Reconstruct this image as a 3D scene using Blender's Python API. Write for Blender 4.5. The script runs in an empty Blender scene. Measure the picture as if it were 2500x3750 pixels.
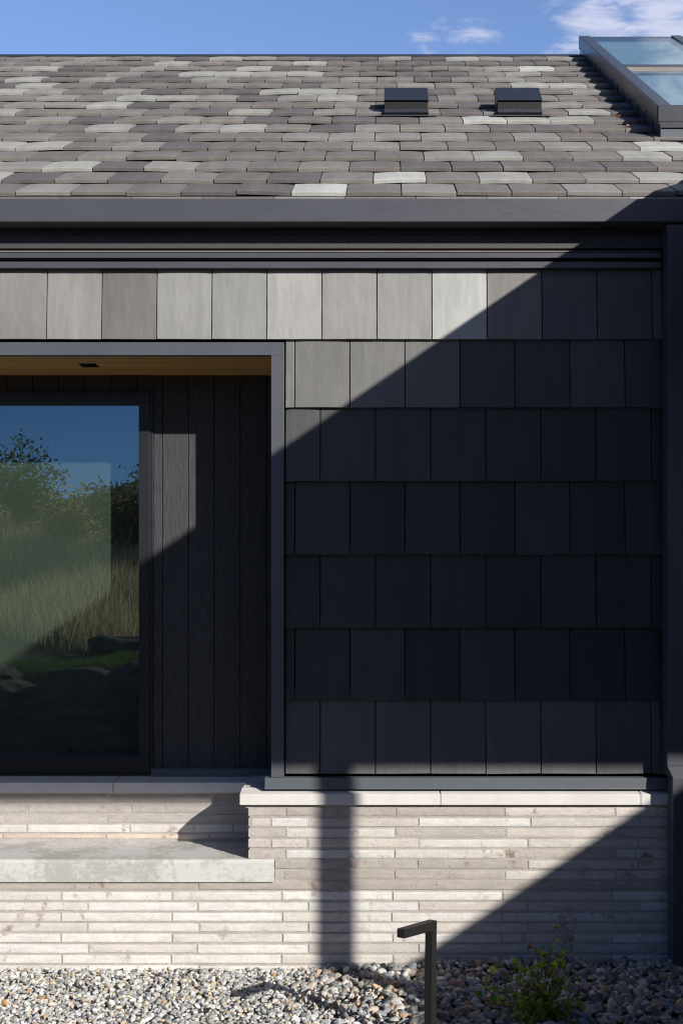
import bpy, math, random
import numpy as np
from mathutils import Vector, noise as mn

R = math.radians
random.seed(7); rng = np.random.default_rng(7)
scn = bpy.context.scene
col = scn.collection

# ------------------------------------------------------------------ camera
KY = .76                        # depth unit: every y below is measured in units of KY metres
F = 5759.4                      # focal length in photo pixels per depth unit
CAMZ = 1.986                    # eye height over the gravel
cam_d = bpy.data.cameras.new('camera'); cam = bpy.data.objects.new('camera', cam_d); col.objects.link(cam)
cam.location = (0, -8.7*KY, CAMZ); cam.rotation_euler = (R(90), 0, 0)
cam_d.sensor_fit = 'VERTICAL'; cam_d.sensor_height = 36; cam_d.sensor_width = 24
cam_d.lens = 36*F*KY/3750; cam_d.shift_x = -160/3750; cam_d.shift_y = 355/3750
cam_d.clip_start = .05; cam_d.clip_end = 6000
scn.camera = cam
scn.render.resolution_x = 682; scn.render.resolution_y = 1024

# ------------------------------------------------------------------ sun and sky
TX, TZ = .668, .46              # per depth unit towards the wall a sun ray runs TX to the left and TZ down
to_sun = Vector((TX, -KY, TZ)).normalized()
elev = math.asin(to_sun.z)
sd = bpy.data.lights.new('sun', 'SUN'); sd.energy = 5; sd.angle = R(.53); sd.color = (1, .955, .89)
sun = bpy.data.objects.new('sun', sd); col.objects.link(sun)
sun.rotation_euler = to_sun.to_track_quat('Z', 'Y').to_euler(); sun.location = (6, -10, 9)

world = bpy.data.worlds.new('World'); scn.world = world; world.use_nodes = True
wn, wl = world.node_tree.nodes, world.node_tree.links
wn.clear()
wo = wn.new('ShaderNodeOutputWorld'); bg = wn.new('ShaderNodeBackground')
sky = wn.new('ShaderNodeTexSky'); sky.sky_type = 'NISHITA'; sky.sun_disc = False
sky.sun_elevation = elev; sky.sun_rotation = math.atan2(to_sun.x, to_sun.y)
sky.air_density = 1.0; sky.dust_density = .3; sky.ozone_density = 2.2; sky.altitude = 2200
tc = wn.new('ShaderNodeTexCoord'); sp = wn.new('ShaderNodeSeparateXYZ'); wl.new(tc.outputs['Generated'], sp.inputs[0])
def wm(op, a, b=None, c=None):
    n = wn.new('ShaderNodeMath'); n.operation = op
    for i, v in enumerate((a, b, c)):
        if v is None: continue
        if isinstance(v, (int, float)): n.inputs[i].default_value = v
        else: wl.new(v, n.inputs[i])
    return n.outputs[0]
zc = wm('MAXIMUM', sp.outputs[2], .03)
u = wm('DIVIDE', sp.outputs[0], zc); w = wm('DIVIDE', sp.outputs[1], zc)     # a flat cloud layer overhead
cv = wn.new('ShaderNodeCombineXYZ'); wl.new(u, cv.inputs[0]); wl.new(wm('MULTIPLY', w, 1.5), cv.inputs[1])
cn = wn.new('ShaderNodeTexNoise'); cn.inputs['Scale'].default_value = 9; cn.inputs['Detail'].default_value = 11
cn.inputs['Roughness'].default_value = .62; cn.inputs['Distortion'].default_value = .35
wl.new(cv.outputs[0], cn.inputs['Vector'])
def wmr(v, a, b, c, d):
    n = wn.new('ShaderNodeMapRange'); n.interpolation_type = 'SMOOTHSTEP'; wl.new(v, n.inputs[0])
    for i, x in enumerate((a, b, c, d)): n.inputs[i+1].default_value = x
    return n.outputs[0]
bank = wmr(u, .22, .36, 0, 1)                                  # a cloud bank to the right
wa = wmr(u, -.02, .07, 0, 1); wb = wmr(u, .15, .26, 1, 0)
wisp = wm('MULTIPLY', wa, wb)
wispw = wm('MULTIPLY', wisp, wmr(w, 1.93, 2.10, 0, 1))
bias = wm('ADD', wm('MULTIPLY', bank, .36), wm('MULTIPLY', wispw, .23))
dens = wmr(wm('ADD', cn.outputs['Fac'], bias), .66, 1.0, 0, 1)
mixc = wn.new('ShaderNodeMixRGB'); mixc.inputs[2].default_value = (13.0, 13.6, 17.0, 1)
wl.new(wm('MULTIPLY', dens, .9), mixc.inputs[0])
SKYMUL = wn.new('ShaderNodeMixRGB'); SKYMUL.blend_type = 'MULTIPLY'; SKYMUL.inputs[0].default_value = 1

gc = wn.new('ShaderNodeCombineXYZ')                             # deep bright blue opposite the sun, thinner blue around it
for i_, (lo_, hi_) in enumerate(((.62, 3.95), (.83, 3.9), (1.16, 4.2))):
    wl.new(wmr(sp.outputs[1], .1, .85, lo_, hi_), gc.inputs[i_])
wl.new(gc.outputs[0], SKYMUL.inputs[2])
wl.new(sky.outputs[0], SKYMUL.inputs[1]); wl.new(SKYMUL.outputs[0], mixc.inputs[1])
wl.new(mixc.outputs[0], bg.inputs[0]); bg.inputs[1].default_value = .052
wl.new(bg.outputs[0], wo.inputs[0])

scn.view_settings.view_transform = 'Standard'; scn.view_settings.look = 'None'
scn.view_settings.exposure = 0; scn.view_settings.gamma = 1; scn.view_settings.use_curve_mapping = False
scn.render.engine = 'CYCLES'
scn.cycles.filter_width = 1.15; scn.cycles.max_bounces = 8; scn.cycles.transparent_max_bounces = 12
scn.cycles.sample_clamp_indirect = 4; scn.cycles.caustics_reflective = False; scn.cycles.caustics_refractive = False

# ------------------------------------------------------------------ helpers
def gx(px, y=0): return (px-1410)*(8.7+y)/F                    # world X of a photo column on the plane y
def gz(py, y=0): return CAMZ-(py-2230)*(8.7+y)/F               # world Z of a photo row on the plane y

class MB:
    def __init__(s): s.v = []; s.f = []; s.c = []; s.m = []; s.cur = (1, 1, 1); s.mi = 0
    def add(s, vs, fs, c=None):
        n = len(s.v); s.v += [tuple(p) for p in vs]; s.f += [tuple(i+n for i in f) for f in fs]
        s.c += [c or s.cur]*len(vs); s.m += [s.mi]*len(fs)
    def box(s, x0, x1, y0, y1, z0, z1, c=None):
        v = [(x0,y0,z0),(x1,y0,z0),(x1,y1,z0),(x0,y1,z0),(x0,y0,z1),(x1,y0,z1),(x1,y1,z1),(x0,y1,z1)]
        s.add(v, [(0,3,2,1),(4,5,6,7),(0,1,5,4),(1,2,6,5),(2,3,7,6),(3,0,4,7)], c)
    def prism_x(s, prof, x0, x1, c=None, x0b=None):            # profile of (y,z), counter-clockwise seen from +x
        n = len(prof); v = [(x0,)+p for p in prof]+[(x1,)+p for p in prof]
        f = [tuple(range(n))[::-1], tuple(range(n, 2*n))]
        f += [(i, (i+1) % n, n+(i+1) % n, n+i) for i in range(n)]
        s.add(v, f, c)
    def tube(s, pts, rs, k=6, c=None):
        vs = []; fs = []
        for i, p in enumerate(pts):
            p = Vector(p); d = (Vector(pts[min(i+1, len(pts)-1)])-Vector(pts[max(i-1, 0)])).normalized()
            a = d.orthogonal().normalized() if i == 0 else (a-d*a.dot(d)).normalized()
            b = d.cross(a)
            for j in range(k):
                t = 2*math.pi*j/k; vs.append(p+(a*math.cos(t)+b*math.sin(t))*rs[i])
        for i in range(len(pts)-1):
            for j in range(k):
                fs.append((i*k+j, i*k+(j+1) % k, (i+1)*k+(j+1) % k, (i+1)*k+j))
        fs.append(tuple(range(k))[::-1]); fs.append(tuple(range((len(pts)-1)*k, len(pts)*k)))
        s.add(vs, fs, c)
    def build(s, name, mats, parent=None, bevel=0, smooth=False, ky=None):
        me = bpy.data.meshes.new(name); me.from_pydata([(p[0], p[1]*(ky or KY), p[2]) for p in s.v], [], s.f)
        for m in (mats if isinstance(mats, (list, tuple)) else [mats]): me.materials.append(m)
        ca = me.color_attributes.new('Col', 'FLOAT_COLOR', 'POINT')
        ca.data.foreach_set('color', np.array([tuple(c)+(1,) for c in s.c], dtype=np.float32).ravel())
        if any(s.m): me.polygons.foreach_set('material_index', s.m)
        if smooth: me.polygons.foreach_set('use_smooth', [True]*len(s.f))
        me.update()
        o = bpy.data.objects.new(name, me); col.objects.link(o); o.parent = parent
        if bevel:
            b = o.modifiers.new('bevel', 'BEVEL'); b.width = bevel; b.segments = 2; b.limit_method = 'ANGLE'; b.angle_limit = R(40)
        return o

def empty(name, loc=(0, 0, 0)):
    o = bpy.data.objects.new(name, None); col.objects.link(o); o.location = loc; o.empty_display_size = .2; return o
def tag(o, label=None, cat=None, group=None, kind=None):
    if label: o['label'] = label
    if cat: o['category'] = cat
    if group: o['group'] = group
    if kind: o['kind'] = kind
    return o

class Mat:
    """small node-graph builder"""
    def __init__(s, name, rough=.6, spec=.5, metal=0):
        s.m = bpy.data.materials.new(name); s.m.use_nodes = True
        s.n = s.m.node_tree.nodes; s.l = s.m.node_tree.links
        s.b = s.n['Principled BSDF']; s.out = s.n['Material Output']
        s.b.inputs['Roughness'].default_value = rough; s.b.inputs['Metallic'].default_value = metal
        s.b.inputs['Specular IOR Level'].default_value = spec
        s.tc = s.n.new('ShaderNodeTexCoord').outputs['Object']
    def vec(s, scale=(1, 1, 1)):
        n = s.n.new('ShaderNodeMapping'); n.inputs['Scale'].default_value = scale; s.l.new(s.tc, n.inputs[0]); return n.outputs[0]
    def noise(s, scale, detail=4, rough=.55, stretch=(1, 1, 1), dist=0):
        n = s.n.new('ShaderNodeTexNoise'); n.inputs['Scale'].default_value = scale; n.inputs['Detail'].default_value = detail
        n.inputs['Roughness'].default_value = rough; n.inputs['Distortion'].default_value = dist
        s.l.new(s.vec(stretch), n.inputs['Vector']); return n.outputs['Fac']
    def math(s, op, a, b=None):
        n = s.n.new('ShaderNodeMath'); n.operation = op
        for i, v in enumerate((a, b)):
            if v is None: continue
            if isinstance(v, (int, float)): n.inputs[i].default_value = v
            else: s.l.new(v, n.inputs[i])
        return n.outputs[0]
    def mr(s, v, a, b, c, d):
        n = s.n.new('ShaderNodeMapRange'); s.l.new(v, n.inputs[0])
        for i, x in enumerate((a, b, c, d)): n.inputs[i+1].default_value = x
        return n.outputs[0]
    def mix(s, f, a, b, mode='MIX'):
        n = s.n.new('ShaderNodeMixRGB'); n.blend_type = mode
        for i, v in enumerate((f, a, b)):
            if isinstance(v, (int, float)): n.inputs[i].default_value = v if i == 0 else (v, v, v, 1)
            elif isinstance(v, (tuple, list)): n.inputs[i].default_value = tuple(v)+(1,)
            else: s.l.new(v, n.inputs[i])
        return n.outputs[0]
    def attr(s):
        n = s.n.new('ShaderNodeAttribute'); n.attribute_name = 'Col'; return n.outputs['Color']
    def color(s, c):
        if isinstance(c, (tuple, list)): s.b.inputs['Base Color'].default_value = tuple(c)+(1,)
        else: s.l.new(c, s.b.inputs['Base Color'])
    def rough(s, v): s.l.new(v, s.b.inputs['Roughness'])
    def bump(s, h, dist=.002, strength=1, prev=None):
        n = s.n.new('ShaderNodeBump'); n.inputs['Distance'].default_value = dist; n.inputs['Strength'].default_value = strength
        s.l.new(h, n.inputs['Height'])
        if prev: s.l.new(prev, n.inputs['Normal'])
        s.l.new(n.outputs[0], s.b.inputs['Normal']); return n.outputs[0]

M = {}
# roof and wall tiles: colour per tile, faint streaks and warps
t = Mat('roof_tile_clay', .62, .35); a = t.attr()
st = t.noise(9, 5, .6, (1, .25, .25)); fn = t.noise(160, 3, .6)
c = t.mix(1, a, t.mr(st, .3, .7, .86, 1.12), 'MULTIPLY'); c = t.mix(1, c, t.mr(fn, .3, .7, .9, 1.08), 'MULTIPLY'); t.color(c)
b1 = t.bump(t.noise(9, 3, .5), .006); t.bump(fn, .0012, .8, b1); M['rooftile'] = t.m
t = Mat('wall_tile_clay', .65, .12); a = t.attr()
st = t.noise(26, 4, .6, (1, 1, .12)); big = t.noise(5, 3, .5, (1, 1, .5)); fn = t.noise(230, 3, .6)
c = t.mix(1, a, t.mr(st, .3, .7, .94, 1.055), 'MULTIPLY'); c = t.mix(1, c, t.mr(big, .3, .7, .92, 1.08), 'MULTIPLY')
c = t.mix(1, c, t.mr(fn, .3, .7, .95, 1.04), 'MULTIPLY')
sc = t.mr(t.noise(95, 2, .5), .74, .78, 0, .35); c = t.mix(sc, c, (.55, .53, .5)); t.color(c)
b1 = t.bump(t.noise(11, 2, .5, (1, 1, .35)), .010, .8); b2 = t.bump(t.noise(38, 3, .6, (1, 1, .3)), .002, .6, b1); t.bump(fn, .0008, .7, b2)
M['walltile'] = t.m

def metal(name, colr, rough=.42, spec=.5, streak=.08):
    t = Mat(name, rough, spec, 0)
    n1 = t.noise(2.2, 5, .6, (1, 1, 2.5)); n2 = t.noise(60, 4, .7, (.3, .3, 1))
    c = t.mix(1, colr, t.mr(n1, .3, .7, 1-streak, 1+streak), 'MULTIPLY')
    sp_ = t.mr(t.noise(130, 2, .5), .76, .79, 0, .5); c = t.mix(sp_, c, tuple(min(1, x*2.6+.05) for x in colr)); t.color(c)
    t.rough(t.mr(n2, .3, .7, rough-.06, rough+.09)); t.bump(t.noise(3, 3, .5), .004, .35); M[name] = t.m
metal('gutter_metal', (.084, .088, .104), .42)
metal('frame_metal', (.104, .110, .131), .38)
metal('dark_metal', (.045, .049, .058), .36)
metal('vent_metal', (.026, .030, .042), .40, .5)
metal('flashing_metal', (.115, .13, .145), .4)
metal('window_metal', (.022, .023, .027), .35)
metal('skylight_metal', (.055, .057, .064), .30)
metal('lamp_metal', (.022, .021, .020), .45, .4, .05)

t = Mat('frieze_board', .6); f1 = t.noise(120, 4, .7); t.color(t.mix(t.mr(f1, .3, .7, 0, 1), (.05, .05, .055), (.09, .09, .09))); t.bump(f1, .002); M['frieze'] = t.m
t = Mat('ledge_wood', .7); t.color(t.mix(t.mr(t.noise(20, 4, .6, (.2, 1, 1)), .3, .7, 0, 1), (.26, .22, .19), (.36, .32, .28))); M['ledge'] = t.m
t = Mat('black_gap', .9, .1); t.color((.006, .006, .007)); M['gap'] = t.m

# charred looking vertical boards with raised grain
t = Mat('board_siding_stain', .62, .2)
g = t.noise(300, 5, .6, (1, 1, .03), .3); g2 = t.noise(60, 4, .6, (1, 1, .02))
a = t.attr(); c = t.mix(t.mr(g, .32, .70, 0, 1), (.040, .041, .045), (.098, .096, .098)); c = t.mix(1, c, a, 'MULTIPLY'); t.color(c)
b1 = t.bump(g, .0025, 1); t.bump(g2, .0015, .5, b1); M['siding'] = t.m
# cedar soffit
t = Mat('cedar_boards', .45, .4); a = t.attr()
g = t.noise(9, 6, .6, (.12, 3.5, 1), .6)
t.color(t.mix(1, t.mix(t.mr(g, .3, .7, 0, 1), (.66, .36, .12), (.90, .56, .22)), a, 'MULTIPLY')); t.bump(g, .001, .5); M['cedar'] = t.m
# long grey-white bricks
t = Mat('roman_brick', .85, .2); a = t.attr()
n1 = t.noise(14, 6, .65, (.6, 1, 1.6)); n2 = t.noise(140, 5, .7)
c = t.mix(1, a, t.mr(n1, .3, .7, .86, 1.1), 'MULTIPLY'); c = t.mix(1, c, t.mr(n2, .3, .75, .84, 1.1), 'MULTIPLY')
stn = t.math('MULTIPLY', t.mr(t.noise(7.5, 7, .72, (1.1, 1, .75)), .57, .68, 0, 1), t.mr(t.noise(1.4, 2, .5), .38, .52, 0, .85))
c = t.mix(stn, c, (.27, .175, .13))
dk = t.mr(t.noise(30, 6, .7, (1, 1, .5)), .66, .78, 0, .6); c = t.mix(dk, c, (.19, .175, .165))
wt = t.mr(t.noise(24, 6, .7, (1.7, 1, .4)), .63, .73, 0, .6); c = t.mix(wt, c, (.74, .73, .70)); t.color(c)
b1 = t.bump(t.noise(45, 5, .7), .004, .8); t.bump(n2, .0018, .9, b1); M['brick'] = t.m
t = Mat('lime_mortar', .95, .1); n2 = t.noise(170, 5, .75); n1 = t.noise(8, 5, .6)
c = t.mix(t.mr(n2, .3, .7, 0, 1), (.42, .395, .355), (.60, .565, .515)); c = t.mix(1, c, t.mr(n1, .3, .7, .88, 1.1), 'MULTIPLY'); t.color(c)
b1 = t.bump(t.noise(60, 5, .7), .006, .9); t.bump(n2, .003, 1, b1); M['mortar'] = t.m
# cast stone coping
t = Mat('cast_stone', .8, .25); n1 = t.noise(6, 5, .6); n2 = t.noise(190, 4, .7)
c = t.mix(t.mr(n1, .3, .7, 0, 1), (.74, .71, .67), (.82, .79, .75)); c = t.mix(1, c, t.mr(n2, .3, .7, .95, 1.04), 'MULTIPLY')
c = t.mix(t.mr(t.noise(60, 2, .5), .77, .79, 0, .6), c, (.28, .26, .24)); t.color(c); t.bump(n2, .001, .8); M['coping'] = t.m
# concrete bench with pale bloom
t = Mat('bench_concrete', .85, .25); n1 = t.noise(40, 7, .62, (.8, 1, 1), .2); n0 = t.noise(2.6, 4, .6, (1, 1, .6)); n2 = t.noise(170, 5, .7)
f = t.mr(t.math('ADD', n1, t.math('MULTIPLY', t.math('SUBTRACT', n0, .5), 1.5)), .36, .60, 0, 1)
c = t.mix(f, (.49, .475, .435), (.67, .655, .625)); c = t.mix(1, c, t.mr(n2, .3, .7, .93, 1.06), 'MULTIPLY')
lines = t.noise(30, 4, .6, (.06, 1, 2)); c = t.mix(1, c, t.mr(lines, .3, .7, .96, 1.04), 'MULTIPLY'); t.color(c)
b1 = t.bump(t.noise(30, 5, .65), .002, .7); t.bump(n2, .001, 1, b1); M['concrete'] = t.m
# stones
t = Mat('gravel_stone', .8, .3); a = t.attr(); n2 = t.noise(240, 5, .75); n1 = t.noise(50, 4, .6)
c = t.mix(1, a, t.mr(n1, .3, .7, .75, 1.2), 'MULTIPLY'); c = t.mix(1, c, t.mr(n2, .3, .7, .62, 1.35), 'MULTIPLY'); t.color(c)
t.bump(n2, .003, .9); M['stone'] = t.m
t = Mat('gravel_bed', .95, .1); v = t.n.new('ShaderNodeTexVoronoi'); v.inputs['Scale'].default_value = 38; t.l.new(t.tc, v.inputs['Vector'])
c = t.mix(1, t.mix(.45, v.outputs['Color'], (.5, .48, .45)), (.36, .35, .34), 'MULTIPLY'); t.color(c); t.bump(v.outputs['Distance'], .02, 1); M['bed'] = t.m
t = Mat('rock_sandstone', .9, .2); n1 = t.noise(2.2, 8, .65, (1, 1, 3.5)); n2 = t.noise(20, 6, .7, (1, 1, 2))
t.color(t.mix(t.mr(n1, .3, .7, 0, 1), (.016, .013, .010), (.085, .072, .058))); b1 = t.bump(n1, .16, 1); t.bump(n2, .05, 1, b1); M['rock'] = t.m
t = Mat('hill_soil', .95, .1); n1 = t.noise(.6, 7, .7); n2 = t.noise(6, 6, .7)
t.color(t.mix(t.mr(t.math('ADD', n1, t.math('MULTIPLY', n2, .4)), .5, .9, 0, 1), (.03, .038, .018), (.12, .10, .06))); t.bump(n2, .1, 1); M['hill'] = t.m
t = Mat('mountain_scrub', .95, .1); n1 = t.noise(.01, 8, .7); t.color(t.mix(t.mr(n1, .35, .65, 0, 1), (.05, .07, .05), (.13, .13, .09))); M['mount'] = t.m

def leafmat(name, trans=.35):
    t = Mat(name, .5, .35); a = t.attr(); t.color(a)
    tr = t.n.new('ShaderNodeBsdfTranslucent'); t.l.new(a, tr.inputs[0])
    mx = t.n.new('ShaderNodeMixShader'); mx.inputs[0].default_value = trans
    t.l.new(t.b.outputs[0], mx.inputs[1]); t.l.new(tr.outputs[0], mx.inputs[2]); t.l.new(mx.outputs[0], t.out.inputs[0]); M[name] = t.m
leafmat('leaf', .45); leafmat('grass_blade', .5)
t = Mat('bark', .85, .2); t.color(t.mix(t.mr(t.noise(90, 4, .6), .3, .7, 0, 1), (.10, .055, .035), (.22, .12, .08))); M['bark'] = t.m
t = Mat('blind_fabric', .9, .1); wv = t.noise(900, 2, .6); t.color(t.mix(t.mr(wv, .3, .7, 0, 1), (.14, .19, .14), (.22, .29, .22))); M['blind'] = t.m
t = Mat('room_dark', .9, .1); t.color((.012, .012, .012)); M['room'] = t.m
t = Mat('pale_backing', .9, .1); t.color(t.mix(t.mr(t.noise(3, 2, .5), .3, .7, 0, 1), (.38, .47, .53), (.42, .51, .57))); M['pane_back'] = t.m

def glassmat(name, refl_min, refl_max, tint, gtint=(1, 1, 1), rough=0.0):
    t = Mat(name); t.n.remove(t.b)
    tr = t.n.new('ShaderNodeBsdfTransparent'); tr.inputs[0].default_value = tint+(1,)
    gl = t.n.new('ShaderNodeBsdfGlossy'); gl.inputs['Roughness'].default_value = rough; gl.inputs[0].default_value = gtint+(1,)
    lw = t.n.new('ShaderNodeLayerWeight'); lw.inputs[0].default_value = .5
    f = t.mr(t.math('POWER', lw.outputs['Facing'], 4), 0, 1, refl_min, refl_max)
    b = t.n.new('ShaderNodeBump'); b.inputs['Strength'].default_value = .25; b.inputs['Distance'].default_value = .0008
    t.l.new(t.noise(2.5, 2, .4), b.inputs['Height']); t.l.new(b.outputs[0], gl.inputs['Normal'])
    mx = t.n.new('ShaderNodeMixShader'); t.l.new(f, mx.inputs[0]); t.l.new(tr.outputs[0], mx.inputs[1]); t.l.new(gl.outputs[0], mx.inputs[2])
    t.l.new(mx.outputs[0], t.out.inputs[0]); M[name] = t.m
glassmat('window_glass', .44, 1, (.76, .79, .78), (.80, .95, 1.0))
glassmat('skylight_glass', .15, .5, (.88, .94, .94), (.95, 1, 1))

# mesh grille (fine vertical slots)
t = Mat('grille_mesh', .5, .3)
wv = t.n.new('ShaderNodeTexWave'); wv.bands_direction = 'X'; wv.inputs['Scale'].default_value = 30; t.l.new(t.tc, wv.inputs['Vector'])
wz = t.n.new('ShaderNodeTexWave'); wz.bands_direction = 'Z'; wz.inputs['Scale'].default_value = 30; t.l.new(t.tc, wz.inputs['Vector'])
mxv = t.math('MAXIMUM', wv.outputs['Fac'], wz.outputs['Fac'])
t.color(t.mix(t.mr(mxv, .55, .8, 0, 1), (.003, .003, .003), (.026, .026, .027))); M['grille'] = t.m

# ------------------------------------------------------------------ ground
def ground_z(x, y):
    return .045*max(0, min(1, (x+.4)/1.2))*1 + .012*mn.noise(Vector((x*1.7, y*1.7, 3)))
g = MB(); g.add([(-400, -600, -.06), (400, -600, -.06), (400, 900, -.06), (-400, 900, -.06)], [(0, 1, 2, 3)])
gr = g.build('ground', M['hill']); tag(gr, kind='structure')
g = MB(); nx, ny = 70, 60; xs = np.linspace(-7, 7, nx); ys = np.linspace(-9.5, .2, ny)
g.add([(x, y, ground_z(x, y)-.012) for y in ys for x in xs], [(j*nx+i, j*nx+i+1, (j+1)*nx+i+1, (j+1)*nx+i) for j in range(ny-1) for i in range(nx-1)])
tag(g.build('gravel_bed', M['bed']), kind='structure')

# loose stones: one mesh (nobody could count them)
def ico(sub):
    import bmesh
    bm = bmesh.new(); bmesh.ops.create_icosphere(bm, subdivisions=sub, radius=1)
    v = np.array([p.co[:] for p in bm.verts]); f = np.array([[q.index for q in p.verts] for p in bm.faces]); bm.free(); return v, f
def stone_variants(n, sub, angular):
    v, f = ico(sub); out = []
    for k in range(n):
        p = v.copy()
        if angular:                                            # chop with random planes: crushed rock
            for j in range(9):
                d = rng.normal(size=3); d /= np.linalg.norm(d); h = rng.uniform(.5, .82)
                s_ = p@d; p = p-np.outer(np.maximum(s_-h, 0), d)
        else:
            for j in range(10):
                d = rng.normal(size=3); d /= np.linalg.norm(d); h = rng.uniform(.42, .8)
                s_ = p@d; p = p-np.outer(np.maximum(s_-h, 0)*.97, d)
            p *= 1+.05*np.array([mn.noise(Vector(q*1.5+k*7)) for q in v])[:, None]
        out.append(p)
    return out, f
def palette(pal, n, vr=(.75, 1.25)):
    w_ = np.array([q[1] for q in pal]); w_ = w_/w_.sum(); idx = rng.choice(len(pal), n, p=w_)
    c = np.array([q[0] for q in pal])[idx]; return np.clip(c*rng.uniform(*vr, (n, 1)), 0, .8)
def scatter(name, pos, size, colr, variants, F_, smooth, label, cat_kind='stuff'):
    n = len(pos); nv = len(variants[0])
    vid = rng.integers(0, len(variants), n)
    base = np.stack(variants)[vid]
    sc = size[:, None]*np.stack([rng.uniform(.8, 1.35, n), rng.uniform(.65, 1.0, n), rng.uniform(.42, .75, n)], 1)
    base = base*sc[:, None, :]
    a1 = rng.uniform(0, 6.283, n); a2 = rng.normal(0, .45, n); a3 = rng.normal(0, .45, n)
    def rot(p, a, i, j):
        c_, s_ = np.cos(a)[:, None], np.sin(a)[:, None]; q = p.copy()
        q[..., i] = p[..., i]*c_-p[..., j]*s_; q[..., j] = p[..., i]*s_+p[..., j]*c_; return q
    base = rot(base, a1, 0, 1); base = rot(base, a2, 1, 2); base = rot(base, a3, 0, 2); 
    V = (base+(pos*np.array((1, KY, 1)))[:, None, :]).reshape(-1, 3)
    FF = (F_[None]+(np.arange(n)*nv)[:, None, None]).reshape(-1, 3)
    me = bpy.data.meshes.new(name)
    me.vertices.add(len(V)); me.vertices.foreach_set('co', V.astype(np.float32).ravel())
    me.loops.add(FF.size); me.loops.foreach_set('vertex_index', FF.astype(np.int32).ravel())
    me.polygons.add(len(FF)); me.polygons.foreach_set('loop_start', np.arange(0, FF.size, 3, dtype=np.int32))
    me.polygons.foreach_set('loop_total', np.full(len(FF), 3, dtype=np.int32))
    me.polygons.foreach_set('use_smooth', np.full(len(FF), smooth)); me.update(calc_edges=True)
    ca = me.color_attributes.new('Col', 'FLOAT_COLOR', 'POINT')
    C4 = np.concatenate([np.repeat(colr, nv, 0), np.ones((n*nv, 1))], 1); ca.data.foreach_set('color', C4.astype(np.float32).ravel())
    me.materials.append(M['stone']); o = bpy.data.objects.new(name, me); col.objects.link(o); tag(o, label, kind='stuff'); return o
def edge_x(y): return -.30+.12*math.sin(y*3.1)-.10*y           # where crushed gravel gives way to river stones
def band(n, x0, x1, y0, y1, side, sz, lift):
    X = rng.uniform(x0, x1, n); Y = rng.uniform(y0, y1, n)
    j = rng.normal(0, .09, n); e = np.array([edge_x(y) for y in Y])
    k = (X+j < e) if side == 'l' else (X+j > e)
    X, Y = X[k], Y[k]; S = rng.lognormal(math.log(sz), .26 if side == 'l' else .42, len(X)); S = np.minimum(S, sz*1.9)
    Z = np.array([ground_z(x, y) for x, y in zip(X, Y)])+rng.uniform(-.25, 1, len(X))*lift
    near = np.clip((Y+.085)/-.001, 0, 1); Y = np.minimum(Y, -.064-S*1.0)
    return np.stack([X, Y, Z], 1), S
pal_l = [((.74,.72,.69), 3.2), ((.50,.50,.49), 3), ((.32,.33,.33), 1.8), ((.74,.67,.57), 2.6), ((.60,.46,.30), .9), ((.50,.50,.46), 1.8), ((.60,.33,.15), .10), ((.20,.21,.22), .7)]
pal_r = [((.63,.60,.55), 2), ((.44,.43,.41), 2.5), ((.52,.45,.37), 2.4), ((.31,.325,.34), 2), ((.55,.38,.24), .9), ((.44,.27,.21), .5), ((.70,.67,.62), 1.3), ((.19,.20,.21), 1.1)]
vs, fs = stone_variants(16, 2, True)
p, s_ = band(21000, -3.2, 1.0, -2.3, -.06, 'l', .0135, .016)
scatter('crushed_gravel', p, s_, palette(pal_l, len(p)), vs, fs, False, 'small crushed grey and white gravel in front of the brick wall')
vs, fs = stone_variants(14, 2, False)
p, s_ = band(9500, -1.2, 2.9, -2.3, -.06, 'r', .022, .030)
scatter('river_stones', p, s_, palette(pal_r, len(p)), vs, fs, True, 'rounded grey and tan river stones around the shrub')

# ------------------------------------------------------------------ the house
house = empty('house')
tag(house, 'dark tiled house front with long pale brick base and concrete bench', 'house')

YB = -.06                       # face of the brick
YR = .537                       # face of the brick in the recess
YS = .71                        # face of the board siding in the recess
XR = 1.75                       # right end of the modelled front
XL = -4.4

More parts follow.
